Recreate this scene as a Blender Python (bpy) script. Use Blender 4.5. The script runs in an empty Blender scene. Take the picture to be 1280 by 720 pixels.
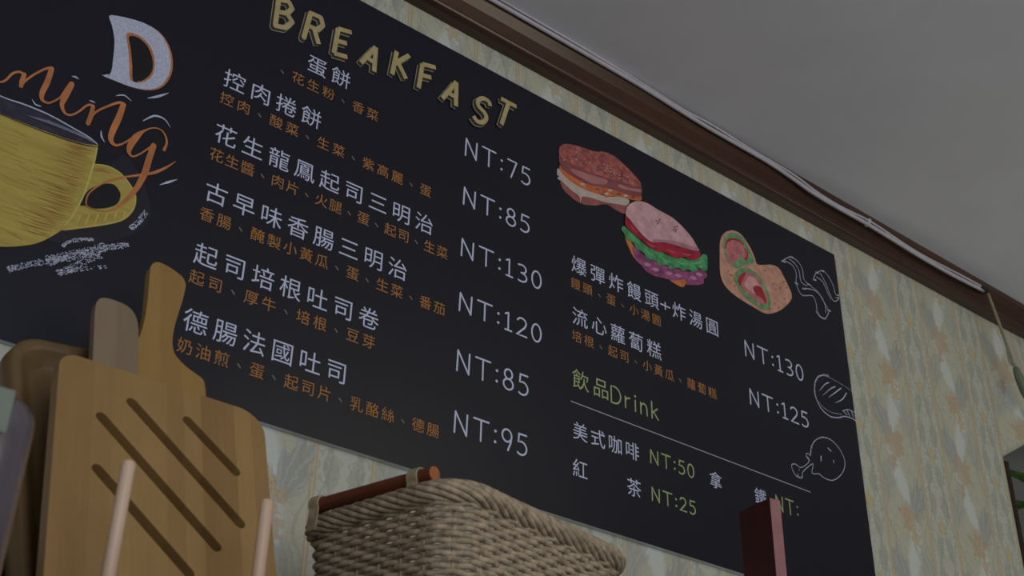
import bpy, bmesh, math, random
from mathutils import Vector, Matrix
from mathutils.geometry import tessellate_polygon
random.seed(7)
S = bpy.context.scene
COL = S.collection
PI = math.pi
R = math.radians

# ------------------------------------------------------------------ camera, light, exposure
F = 1610.75                                    # focal length in pixels of the 1280 px wide frame
RT = Vector((0.77936612, -0.62627518, 0.0191797))
UP = Vector((-0.33352286, -0.3887489, 0.85885785))
FW = Vector((0.53042526, 0.67576157, 0.5118548))
EYE = Vector((0.0, -1.6, 0.9))
cd = bpy.data.cameras.new('camera')
cam = bpy.data.objects.new('camera', cd); COL.objects.link(cam)
cd.sensor_width = 36.0; cd.lens = F / 1280 * 36.0
cd.clip_start = 0.05
cam.matrix_world = Matrix(((RT.x, UP.x, -FW.x, EYE.x), (RT.y, UP.y, -FW.y, EYE.y), (RT.z, UP.z, -FW.z, EYE.z), (0, 0, 0, 1)))
cd.dof.use_dof = True; cd.dof.focus_distance = 2.25; cd.dof.aperture_fstop = 8.0
S.camera = cam

vs = S.view_settings
vs.view_transform = 'Standard'; vs.look = 'None'; vs.gamma = 1.0; vs.use_curve_mapping = False
vs.exposure = 0.0
S.cycles.use_denoising = True

w = bpy.data.worlds.new('world'); S.world = w; w.use_nodes = True
w.node_tree.nodes['Background'].inputs[0].default_value = (0.62, 0.72, 0.9, 1)
w.node_tree.nodes['Background'].inputs[1].default_value = 0.18

def area(name, loc, target, sx, sy, power, color):
    l = bpy.data.lights.new(name, 'AREA'); l.shape = 'RECTANGLE'; l.size = sx; l.size_y = sy
    l.energy = power; l.color = color
    o = bpy.data.objects.new(name, l); COL.objects.link(o); o.location = loc
    o.rotation_euler = (Vector(target) - Vector(loc)).to_track_quat('-Z', 'Y').to_euler()
    return o
area('window_daylight', (0.1, -4.35, 1.5), (0.5, 0, 1.5), 2.4, 1.7, 53, (0.86, 0.92, 1.0))
area('ceiling_lamp', (2.3, -2.6, 2.45), (2.5, -0.2, 1.9), 0.9, 0.5, 6, (1.0, 0.90, 0.66))
area('header_fill', (3.9, -1.1, 1.0), (2.95, 0, 2.2), 0.7, 1.0, 3.5, (0.86, 0.95, 1.0))  # added fill light in front of the wall, brightens the papered header

# ------------------------------------------------------------------ helpers
GAIN = 0.45
def lin(c):
    c /= 255.0
    return c / 12.92 if c <= 0.04045 else ((c + 0.055) / 1.055) ** 2.4
def C(r, g, b, k=1.0):                          # surface colour of something the photo shows as (r, g, b)
    return tuple(min(0.92, lin(v) / GAIN * k) for v in (r, g, b)) + (1.0,)

class E:                                        # small node-expression helper
    nt = None
    def __init__(s, k): s.k = k
    @staticmethod
    def op(o, *a, clamp=False):
        n = E.nt.nodes.new('ShaderNodeMath'); n.operation = o; n.use_clamp = clamp
        for i, v in enumerate(a):
            if isinstance(v, E): E.nt.links.new(v.k, n.inputs[i])
            else: n.inputs[i].default_value = v
        return E(n.outputs[0])
    def __add__(s, o): return E.op('ADD', s, o)
    def __radd__(s, o): return E.op('ADD', s, o)
    def __sub__(s, o): return E.op('SUBTRACT', s, o)
    def __rsub__(s, o): return E.op('SUBTRACT', o, s)
    def __mul__(s, o): return E.op('MULTIPLY', s, o)
    def __rmul__(s, o): return E.op('MULTIPLY', s, o)
    def __truediv__(s, o): return E.op('DIVIDE', s, o)
def sin(a): return E.op('SINE', a)
def cos(a): return E.op('COSINE', a)
def fabs(a): return E.op('ABSOLUTE', a)
def fract(a): return E.op('FRACT', a)
def emax(a, b): return E.op('MAXIMUM', a, b)
def hyp(a, b): return E.op('SQRT', a * a + b * b)
def below(v, t, soft):                          # 1 where v < t, soft edge
    return E.op('MULTIPLY_ADD', v, -1.0 / soft, (t / soft + 0.5) if not isinstance(t, E) else t * (1.0 / soft) + 0.5, clamp=True)

def new_mat(name):
    m = bpy.data.materials.new(name); m.use_nodes = True
    nt = m.node_tree; E.nt = nt
    return m, nt, nt.nodes['Principled BSDF']
def coord(nt, scale=(1, 1, 1), kind='Object'):
    t = nt.nodes.new('ShaderNodeTexCoord'); mp = nt.nodes.new('ShaderNodeMapping')
    mp.inputs['Scale'].default_value = scale
    nt.links.new(t.outputs[kind], mp.inputs['Vector'])
    return mp.outputs[0]
def noise(nt, vec, scale, detail=3, rough=0.55):
    n = nt.nodes.new('ShaderNodeTexNoise'); n.inputs['Scale'].default_value = scale
    n.inputs['Detail'].default_value = detail; n.inputs['Roughness'].default_value = rough
    nt.links.new(vec, n.inputs['Vector'])
    return n
def mixc(nt, fac, a, b):
    n = nt.nodes.new('ShaderNodeMix'); n.data_type = 'RGBA'
    for idx, v in ((0, fac), (6, a), (7, b)):
        if isinstance(v, E): v = v.k
        if hasattr(v, 'links'): nt.links.new(v, n.inputs[idx])
        else: n.inputs[idx].default_value = v
    return n.outputs[2]
def mat(name, col, rough=0.6, var=0.12, scale=30, stretch=(1, 1, 1), spec=0.3, bump=0.0, col2=None):
    m, nt, b = new_mat(name)
    v = coord(nt, stretch); n = noise(nt, v, scale)
    c2 = col2 or tuple(max(0, x * (1 - 2 * var)) for x in col[:3]) + (1,)
    c1 = col if col2 else tuple(min(1, x * (1 + var)) for x in col[:3]) + (1,)
    rp = nt.nodes.new('ShaderNodeMapRange'); rp.inputs[1].default_value = 0.3; rp.inputs[2].default_value = 0.7
    nt.links.new(n.outputs[0], rp.inputs[0])
    nt.links.new(mixc(nt, rp.outputs[0], c1, c2), b.inputs['Base Color'])
    b.inputs['Roughness'].default_value = rough; b.inputs['Specular IOR Level'].default_value = spec
    if bump:
        bp = nt.nodes.new('ShaderNodeBump'); bp.inputs['Strength'].default_value = bump; bp.inputs['Distance'].default_value = 0.002
        nt.links.new(n.outputs[0], bp.inputs['Height']); nt.links.new(bp.outputs[0], b.inputs['Normal'])
    return m

def bamboo(name, tone, dark, width=0.022, rough=0.45):      # glued vertical strips with fine fibres
    m, nt, b = new_mat(name)
    t = nt.nodes.new('ShaderNodeTexCoord'); sx = nt.nodes.new('ShaderNodeSeparateXYZ')
    nt.links.new(t.outputs['Object'], sx.inputs[0])
    cell = E.op('FLOOR', E(sx.outputs[0]) * (1 / width))
    wn = nt.nodes.new('ShaderNodeTexWhiteNoise'); wn.noise_dimensions = '1D'
    nt.links.new(cell.k, wn.inputs['W'])
    fib = noise(nt, coord(nt, (1, 1, 0.04)), 260, 4)
    blot = noise(nt, coord(nt, (1, 1, 0.35)), 13, 3)
    f = E(wn.outputs[0]) * 0.42 + E(fib.outputs[0]) * 0.35 + E(blot.outputs[0]) * 0.55 - 0.22
    nt.links.new(mixc(nt, E.op('ADD', f, 0.0, clamp=True), tone, dark), b.inputs['Base Color'])
    b.inputs['Roughness'].default_value = rough; b.inputs['Specular IOR Level'].default_value = 0.35
    return m

def link(name, me, m=None, parent=None):
    o = bpy.data.objects.new(name, me); COL.objects.link(o)
    for x in (m if isinstance(m, (list, tuple)) else [m] if m else []): me.materials.append(x)
    if parent: o.parent = parent
    return o
def mesh(name, vs_, fs, m=None, parent=None, smooth=False, mi=None):
    me = bpy.data.meshes.new(name); me.from_pydata([tuple(v) for v in vs_], [], fs); me.update()
    o = link(name, me, m, parent)
    if smooth: me.shade_smooth()
    if mi:
        for p, k in zip(me.polygons, mi): p.material_index = k
    return o
def tag(o, label=None, cat=None, group=None, kind=None):
    for k, v in (('label', label), ('category', cat), ('group', group), ('kind', kind)):
        if v: o[k] = v
    return o
def empty(name, loc, label, cat, group=None, rz=0):
    o = bpy.data.objects.new(name, None); COL.objects.link(o); o.location = loc; o.rotation_euler = (0, 0, rz)
    o.empty_display_size = 0.05
    return tag(o, label, cat, group)
def box_vf(x0, x1, y0, y1, z0, z1):
    v = [(x, y, z) for x in (x0, x1) for y in (y0, y1) for z in (z0, z1)]
    return v, [(0, 1, 3, 2), (4, 6, 7, 5), (0, 4, 5, 1), (2, 3, 7, 6), (0, 2, 6, 4), (1, 5, 7, 3)]
def box(name, x0, x1, y0, y1, z0, z1, m, parent=None, bevel=0):
    o = mesh(name, *box_vf(x0, x1, y0, y1, z0, z1), m, parent)
    if bevel: bev(o, bevel)
    return o
def bev(o, wd, seg=2, ang=35):
    b = o.modifiers.new('bevel', 'BEVEL'); b.width = wd; b.segments = seg; b.limit_method = 'ANGLE'; b.angle_limit = R(ang)
def catmull(P, n=6, closed=False):
    P = [Vector(p) for p in P]; out = []
    N = len(P)
    rng = range(N if closed else N - 1)
    for i in rng:
        g = (lambda k: P[k % N]) if closed else (lambda k: P[max(0, min(N - 1, k))])
        p0, p1, p2, p3 = g(i - 1), g(i), g(i + 1), g(i + 2)
        for j in range(n):
            t = j / n
            out.append(0.5 * ((2 * p1) + (p2 - p0) * t + (2 * p0 - 5 * p1 + 4 * p2 - p3) * t * t + (3 * p1 - p0 - 3 * p2 + p3) * t ** 3))
    if not closed: out.append(P[-1])
    return out
def tube_vf(path, r, seg=10, closed=False, cap=True):
    P = [Vector(p) for p in path]; n = len(P); vv = []; ff = []
    rad = r if isinstance(r, (list, tuple)) else [r] * n
    ref = None
    for i in range(n):
        a = P[(i + 1) % n] if (closed or i < n - 1) else P[i]; b = P[i - 1] if (closed or i > 0) else P[i]
        t = (a - b).normalized()
        if ref is None: ref = t.orthogonal().normalized()
        ref = (ref - t * ref.dot(t)).normalized()
        bi = t.cross(ref)
        for k in range(seg):
            an = 2 * PI * k / seg
            vv.append(P[i] + (ref * math.cos(an) + bi * math.sin(an)) * rad[i])
    for i in range(n if closed else n - 1):
        for k in range(seg):
            a = i * seg + k; b = i * seg + (k + 1) % seg; j = ((i + 1) % n) * seg
            ff.append((a, b, j + (k + 1) % seg, j + k))
    if cap and not closed:
        ff.append(tuple(range(seg))[::-1]); ff.append(tuple((n - 1) * seg + k for k in range(seg)))
    return vv, ff
class MB:
    def __init__(s): s.v = []; s.f = []; s.mi = []
    def add(s, vf, k=0):
        o = len(s.v); s.v += [tuple(p) for p in vf[0]]; s.f += [tuple(i + o for i in q) for q in vf[1]]; s.mi += [k] * len(vf[1]); return s
    def build(s, name, m, parent=None, smooth=False): return mesh(name, s.v, s.f, m, parent, smooth, s.mi)
def tube(name, path, r, m, parent=None, seg=10, closed=False):
    return mesh(name, *tube_vf(path, r, seg, closed), m, parent, True)
def plate(name, outline, holes, th, m, parent=None, bevel=0.002):     # outline in local x, z; front face at y=0, back at y=th
    loops = [outline] + holes
    tri = tessellate_polygon([[Vector((x, z, 0)) for x, z in lp] for lp in loops])
    flat = [p for lp in loops for p in lp]; n = len(flat)
    v = [(x, 0, z) for x, z in flat] + [(x, th, z) for x, z in flat]
    f = []
    for t in tri:
        a, b, c = [flat[i] for i in t]
        if (b[0] - a[0]) * (c[1] - a[1]) - (b[1] - a[1]) * (c[0] - a[0]) < 0: t = t[::-1]
        f.append(tuple(t)); f.append(tuple(i + n for i in t[::-1]))
    o = 0
    for lp in loops:
        k = len(lp)
        for i in range(k): f.append((o + i, o + n + i, o + n + (i + 1) % k, o + (i + 1) % k))
        o += k
    ob = mesh(name, v, f, m, parent)
    bm = bmesh.new(); bm.from_mesh(ob.data); bmesh.ops.recalc_face_normals(bm, faces=bm.faces); bm.to_mesh(ob.data); bm.free()
    if bevel: bev(ob, bevel, 2, 40)
    return ob
def rrect(x0, x1, z0, z1, r, n=7):
    out = []
    rs = r if isinstance(r, (list, tuple)) else [r] * 4
    for (cx, cz, a0), q in zip(((x1, z1, 0), (x0, z1, 90), (x0, z0, 180), (x1, z0, 270)), rs):
        ccx = cx - q if cx == x1 else cx + q; ccz = cz - q if cz == z1 else cz + q
        for i in range(n + 1):
            a = R(a0 + 90 * i / n); out.append((ccx + q * math.cos(a), ccz + q * math.sin(a)))
    return out

def at(px, py, y=0.0):                          # point of the plane y = const seen at a photo pixel
    d = RT * ((px - 640) / F) + UP * (-(py - 360) / F) + FW
    t = (y - EYE.y) / d.y
    return EYE + d * t
def B(p): q = at(p[0], p[1]); return (q.x, q.z)

# ------------------------------------------------------------------ the setting
def wallpaper():
    m, nt, b = new_mat('damask_wallpaper')
    t = nt.nodes.new('ShaderNodeTexCoord')
    wob = noise(nt, t.outputs['Object'], 22, 2)
    wo2 = noise(nt, t.outputs['Object'], 70, 2)
    sp = nt.nodes.new('ShaderNodeSeparateXYZ'); nt.links.new(t.outputs['Object'], sp.inputs[0])
    sw = nt.nodes.new('ShaderNodeSeparateColor'); nt.links.new(wob.outputs['Color'], sw.inputs[0])
    s2 = nt.nodes.new('ShaderNodeSeparateColor'); nt.links.new(wo2.outputs['Color'], s2.inputs[0])
    X0 = E(sp.outputs[0]); Z0 = E(sp.outputs[2])
    dx = (E(sw.outputs[0]) - 0.5) * 0.012 + (E(s2.outputs[0]) - 0.5) * 0.010
    dz = (E(sw.outputs[1]) - 0.5) * 0.024 + (E(s2.outputs[1]) - 0.5) * 0.012
    X = X0 + dx; Z = Z0 + dz
    W = 0.2675; P = 0.366
    def local(x, c): return (fract((x - c) * (1 / W) + 0.5) - 0.5) * W
    a0 = local(X0, 1.48); an = local(X, 1.48); bw = local(X, 1.61375)
    ph = (Z - 0.02) * (2 * PI / P)
    wide = below(fabs(local(X0, 1.61375)), 0.081, 0.004)
    nar = below(fabs(a0), 0.048, 0.004)
    # base, with faint vertical threads
    thread = noise(nt, coord(nt, (1, 1, 0.02)), 420, 2)
    cream = mixc(nt, thread.outputs[0], C(138, 137, 123), C(127, 125, 109))
    col = mixc(nt, nar, cream, C(136, 135, 125))
    # yellow-pink pin stripes between the columns
    e = fabs(fabs(a0) - 0.0535)
    col = mixc(nt, below(e, 0.0065, 0.003) * 0.5, col, C(140, 126, 94))
    col = mixc(nt, below(fabs(e - 0.0035), 0.0011, 0.001) * 0.7, col, C(126, 104, 90))
    # curling scroll lines: level lines of a smooth field repeated with the pattern
    def field(px_, pz_, scale, detail=1.0):
        cb = nt.nodes.new('ShaderNodeCombineXYZ')
        nt.links.new(px_.k, cb.inputs[0]); nt.links.new(pz_.k, cb.inputs[1])
        return E(noise(nt, cb.outputs[0], scale, detail).outputs[0])
    zt = (fract((Z0 - 0.02) * (1 / P)) - 0.5) * P                 # one repeat of the pattern, height
    ztm = fabs(zt)
    f1 = field(bw, zt + 3.0, 30); f2 = field(fabs(an) + 7.0, ztm * 0.8, 38)
    l1 = below(fabs(fract(f1 * 6.0) - 0.5), 0.13, 0.10); l2 = below(fabs(fract(f2 * 6.0) - 0.5), 0.15, 0.10)
    # wide column: white ribbon winding between leaves and flowers
    rib = fabs(bw - sin(ph) * 0.024)
    col = mixc(nt, l1 * wide * 0.26, col, C(110, 111, 97))
    col = mixc(nt, below(rib, sin(ph * 2 + 0.6) * 0.008 + 0.017, 0.014) * wide * 0.75, col, C(146, 149, 146))
    def leafmass(cx, zo, flip):
        u = bw - cx; v = (fract((Z - zo) * (1 / P) + 0.5) - 0.5) * P
        ur = u * 0.92 + v * (0.39 * flip); vr = v * 0.92 - u * (0.39 * flip)
        ang = E.op('ARCTAN2', ur, vr + 0.06)
        lobes = cos(ang * 24) * 0.5 + 0.5
        d = hyp(ur * (1 / 0.032), vr * (1 / 0.066)) + lobes * 0.35
        return below(d, 1.02, 0.12), lobes
    for cx, zo, fl in ((-0.046, 0.0, 1), (0.047, P * 0.5, -1), (0.052, 0.02, 1), (-0.054, P * 0.5 + 0.03, -1)):
        f, lobes = leafmass(cx, zo, fl)
        big = abs(cx) < 0.05
        col = mixc(nt, f * wide * (0.66 if big else 0.4), col, C(107, 108, 107))
        col = mixc(nt, f * below(lobes, 0.18, 0.2) * wide * 0.45, col, C(134, 134, 127))
    def flower(cx, zo, r0, k0):
        u = bw - cx; v = (fract((Z - zo) * (1 / P) + 0.5) - 0.5) * P
        d = hyp(u, v * 0.85); th = E.op('ARCTAN2', u, v)
        pet = cos(th * 5 + k0) * 0.16 + cos(th * 11 + 1.0) * 0.10 + 0.80
        k = d / (pet * r0) + (E(s2.outputs[0]) - 0.5) * 0.8
        ring = sin(k * 13.0 + cos(th * 5 + k0) * 2.0) * 0.5 + 0.5
        return below(k, 1.0, 0.22), ring
    for cx, zo, r0, c1, c2, k0 in ((0.006, 0.132, 0.037, C(138, 116, 86), C(124, 101, 78), 0.0), (-0.010, 0.315, 0.042, C(132, 109, 92), C(128, 111, 86), 2.0), (0.022, 0.085, 0.020, C(134, 118, 86), C(126, 106, 80), 1.0), (-0.028, 0.262, 0.020, C(130, 112, 90), C(124, 104, 82), 3.0)):
        f, ring = flower(cx, zo, r0, k0)
        col = mixc(nt, f * wide * 0.62, col, mixc(nt, ring, c1, c2))
    for sgn in (-1, 1):                                           # vines along both sides of the wide column
        ln = fabs(bw - (sin(ph * 3 + sgn) * 0.010 + 0.066 * sgn))
        col = mixc(nt, below(ln, 0.0026, 0.0026) * wide * 0.45, col, C(110, 110, 97))
    # narrow column: mirrored scrolls, chained medallions and a small ochre bud
    col = mixc(nt, l2 * nar * 0.45, col, C(108, 110, 97))
    for am, bs, off, th_ in ((0.013, 0.021, 0.0, 0.0034), (0.010, 0.034, 2.6, 0.0022)):
        ln = fabs(fabs(an) - (cos(ph * 2 + off) * am + bs))
        col = mixc(nt, below(ln, th_, 0.003) * nar * 0.5, col, C(108, 110, 98))
    vb = (fract((Z - 0.05) * (2 / P)) - 0.5) * (P / 2)
    bud = hyp(an * (1 / 0.012), vb * (1 / 0.018))
    col = mixc(nt, below(bud, 1.0, 0.3) * nar * 0.7, col, C(138, 122, 88))
    leaf = hyp((fabs(an) - 0.020) * (1 / 0.011), (fabs(vb) - 0.052) * (1 / 0.028))
    col = mixc(nt, below(leaf, 1.0, 0.3) * nar * 0.55, col, C(112, 113, 102))
    nt.links.new(col, b.inputs['Base Color'])
    b.inputs['Roughness'].default_value = 0.55; b.inputs['Specular IOR Level'].default_value = 0.35
    bp = nt.nodes.new('ShaderNodeBump'); bp.inputs['Strength'].default_value = 0.15; bp.inputs['Distance'].default_value = 0.001
    nt.links.new(thread.outputs[0], bp.inputs['Height']); nt.links.new(bp.outputs[0], b.inputs['Normal'])
    return m
M_paper = wallpaper()
M_ceil = mat('ceiling_plaster', C(159, 158, 161), 0.9, 0.02, 6, bump=0.02)
M_room = mat('room_plaster', (0.5, 0.48, 0.44, 1), 0.9, 0.03, 5)
M_side = mat('side_room_plaster', C(104, 104, 84), 0.9, 0.04, 5)
M_floor = mat('floor_tile', (0.34, 0.30, 0.26, 1), 0.6, 0.1, 8)
M_trim = mat('dark_stained_wood', C(51, 33, 26), 0.28, 0.18, 22, (0.08, 1, 1), spec=0.5)
M_dark = mat('black_brown_wood', C(32, 24, 18), 0.5, 0.1, 20)

CZ = 2.735; WY = 0.011; DX = 2.874; HZ = 2.2427
def struct(o): o['kind'] = 'structure'; return o
# wall with the menu board: ends at an opening on the right, papered header above the opening
struct(box('wall_back', -2.0, DX, WY, WY + 0.12, 0, CZ, M_paper))
def header():
    nx, nz = 60, 18; v = []; f = []
    for j in range(nz + 1):
        for i in range(nx + 1):
            s = i / nx; x = DX + s * 1.2
            zb = HZ + 0.10 * min(1, s * 7.5); tz = j / nz; z = zb + (2.70 - zb) * tz
            loose = max(0.0, (x - DX) / 0.30)
            y = WY - min(loose, 1.0) * 0.09 * (1 - tz) ** 1.2
            v.append((x, y, z))
    n = len(v); v += [(p[0], p[1] + 0.012, p[2]) for p in v]
    g = lambda i, j: j * (nx + 1) + i
    for j in range(nz):
        for i in range(nx):
            f.append((g(i, j), g(i + 1, j), g(i + 1, j + 1), g(i, j + 1))); f.append((g(i, j) + n, g(i, j + 1) + n, g(i + 1, j + 1) + n, g(i + 1, j) + n))
    for i in range(nx): f.append((g(i, 0), g(i, 0) + n, g(i + 1, 0) + n, g(i + 1, 0)))
    for j in range(nz): f.append((g(0, j), g(0, j + 1), g(0, j + 1) + n, g(0, j) + n))
    return mesh('wall_header', v, f, M_paper, None, True)
struct(header())
struct(box('ceiling', -2.0, 5.0, -4.5, 1.5, CZ, CZ + 0.1, M_ceil))
struct(box('floor', -2.0, 5.0, -4.5, 1.5, -0.1, 0, M_floor))
struct(box('wall_left', -2.1, -2.0, -4.5, WY, 0, CZ, M_room))
struct(box('wall_right', 5.0, 5.1, -4.5, 1.5, 0, CZ, M_side))
struct(box('wall_side_room', DX, 5.0, 1.4, 1.5, 0, CZ, M_side))
wf = MB()
for bx in ((-2.0, -1.0), (1.8, 5.0)): wf.add(box_vf(bx[0], bx[1], -4.6, -4.5, 0, CZ))
wf.add(box_vf(-1.0, 1.8, -4.6, -4.5, 0, 0.6)); wf.add(box_vf(-1.0, 1.8, -4.6, -4.5, 2.4, CZ))
struct(wf.build('wall_front', M_room))
# dark door-frame strip on the end of the wall
struct(box('trim_2', DX, DX + 0.016, WY - 0.004, WY + 0.12, 0, HZ - 0.012, M_dark))
# crown moulding: fascia, rounded bead along its lower edge
prof = [(WY, 2.662), (-0.012, 2.662), (-0.022, 2.666), (-0.025, 2.672), (-0.020, 2.678), (-0.017, 2.681), (-0.030, 2.700), (-0.040, 2.720), (-0.042, CZ), (WY, CZ)]
xs = [-2.0 + i * 0.25 for i in range(29)]
v = [(x, y, z) for x in xs for y, z in prof]; k = len(prof); f = []
for i in range(len(xs) - 1):
    for j in range(k): f.append((i * k + j, i * k + (j + 1) % k, (i + 1) * k + (j + 1) % k, (i + 1) * k + j))
crown = struct(mesh('trim_1', v, f, M_trim)); bev(crown, 0.0015, 2, 25)

# deep unseen ledge, put in to carry the kitchen things (below the frame)
struct(box('support_ledge', 0.02, 1.75, -0.68, WY, 1.12, 1.17, M_dark, None, 0.004))

struct(box('ledge_back_rest', 0.32, 0.66, -0.205, -0.19, 1.17, 1.36, M_dark, None, 0.003))     # low back rest of the ledge

# ------------------------------------------------------------------ menu board
M_board = mat('black_matte_board', C(17, 17, 25), 0.36, 0.03, 4, spec=0.30)
M_edge = mat('grey_board_edge', C(150, 150, 156), 0.5, 0.05, 20)
board = empty('menu_board', (1.03, 0, 1.70), 'long black menu board with Chinese writing and food drawings on the papered wall', 'menu board')
BX0, BX1, BZ0, BZ1 = -0.2, 2.2525, 1.700, 2.5935
bp_ = mesh('panel', *box_vf(BX0, BX1, 0.0, 0.010, BZ0, BZ1), [M_board, M_edge], board, mi=[1, 1, 0, 1, 1, 1])
bp_.matrix_parent_inverse = Matrix.Translation((-1.03, 0, -1.70))
def onboard(o): o.parent = board; o.matrix_parent_inverse = Matrix.Translation((-1.03, 0, -1.70)); return o

P_white = mat('white_lettering', C(143, 145, 164), 0.7, 0.04, 40)
P_orange = mat('orange_lettering', C(126, 84, 44), 0.7, 0.08, 40)
P_green = mat('green_lettering', C(114, 125, 86), 0.7, 0.06, 40)
P_line = mat('grey_rule', C(110, 112, 118), 0.7, 0.05, 40)
P_mark = mat('grey_comma', C(98, 84, 74), 0.7, 0.05, 40)
P_chalk = mat('chalk_white', C(138, 140, 156), 0.9, 0.12, 300)

_glyph = {}
def glyph(ch):
    if ch not in _glyph:
        c = bpy.data.curves.new('g', 'FONT'); c.body = ch; c.resolution_u = 4; c.offset = GOFF
        o = bpy.data.objects.new('g', c); COL.objects.link(o); bpy.context.view_layer.update()
        me = bpy.data.meshes.new_from_object(o.evaluated_get(bpy.context.evaluated_depsgraph_get()))
        _glyph[ch] = ([(q.co.x, q.co.y) for q in me.vertices], [tuple(p.vertices) for p in me.polygons])
        bpy.data.objects.remove(o); bpy.data.curves.remove(c); bpy.data.meshes.remove(me)
    return _glyph[ch]
GOFF = 0.0
LY = -0.0004
def text_line(name, s, x0, pitch, z, em, m, idx=None, m2=None):   # x0 = centre of the first character, z = centre line
    mb = MB()
    for i, ch in enumerate(s):
        if ch == ' ': continue
        k = idx[i] if idx else i
        gv, gf = glyph(ch); cx = x0 + k * pitch
        ox, oz = (0.5, 0.375)
        if ch == '、': ox, oz = 0.22, 0.16
        mb.add(([(cx + (a - ox) * em, LY, z + (b - oz) * em) for a, b in gv], gf), 1 if (ch == '、' and m2) else 0)
    return onboard(mb.build(name, [m, m2] if m2 else m))
D_ = 1.6
def Z(vv): return 0.9 + vv * D_
titles = [('控肉捲餅', .4133, .03073, .8625), ('花生龍鳳起司三明治', .4135, .03066, .792), ('古早味香腸三明治', .4137, .03072, .7207),
          ('起司培根吐司卷', .4138, .03078, .6487), ('德腸法國吐司', .4143, .0306, .5769)]
for s, u, p, vv in titles: text_line('item_text', s, u * D_, p * D_, Z(vv), 0.0415, P_white)
text_line('item_text', '蛋餅', 0.8079, 0.0490, Z(0.9335), 0.0415, P_white)
subs = [('控肉、酸菜、生菜、紫高麗、蛋', .4082, .0192, .8361), ('花生醬、肉片、火腿、蛋、起司、生菜', .4073, .01737, .7647),
        ('香腸、醃製小黃瓜、蛋、生菜、番茄', .4076, .01853, .6933), ('起司、厚牛、培根、豆芽', .4082, .01925, .6224),
        ('奶油煎、蛋、起司片、乳酪絲、德腸', .4079, .01854, .5492)]
for s, u, p, vv in subs: text_line('ingredient_text', s, u * D_, p * D_, Z(vv), 0.0262, P_orange, None, P_mark)
text_line('ingredient_text', '、花生粉、香菜', 0.7744 - 0.0308, 0.0308, 2.3475, 0.0262, P_orange, None, P_mark)
# right-hand column
text_line('item_text', '爆彈炸饅頭', .8878 * D_, .03064 * D_, Z(.8283), 0.0415, P_white)
text_line('item_text', '炸湯圓', (.8878 + .03064 * 5.6) * D_, .03064 * D_, Z(.8283), 0.0415, P_white)
text_line('ingredient_text', '饅頭、蛋、小湯圓', .8819 * D_, .01939 * D_, Z(.8008), 0.0262, P_orange, None, P_mark)
text_line('item_text', '流心蘿蔔糕', .8887 * D_, .03059 * D_, Z(.7564), 0.0415, P_white)
text_line('ingredient_text', '培根、起司、小黃瓜、蘿蔔糕', .8835 * D_, .01909 * D_, Z(.7292), 0.0262, P_orange, None, P_mark)
text_line('item_text', '美式咖啡', .8875 * D_, .02683 * D_, Z(.6076), 0.0375, P_white)
q0 = at(725, 587); q1 = at(792.4, 609.6)
text_line('item_text', '紅', q0.x, 0, (q0.z + q1.z) / 2, 0.0375, P_white); text_line('item_text', '茶', q1.x, 0, (q0.z + q1.z) / 2, 0.0375, P_white)
q0 = at(894.5, 600); q1 = at(950.7, 622)
text_line('item_text', '拿', q0.x, 0, (q0.z + q1.z) / 2, 0.0365, P_white); text_line('item_text', '鐵', q1.x, 0, (q0.z + q1.z) / 2, 0.0365, P_white)
q0 = at(725.6, 475.5); q1 = at(751, 485.6)
text_line('heading_text', '飲品', q0.x, q1.x - q0.x, (q0.z + q1.z) / 2, 0.0430, P_green)

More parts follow.
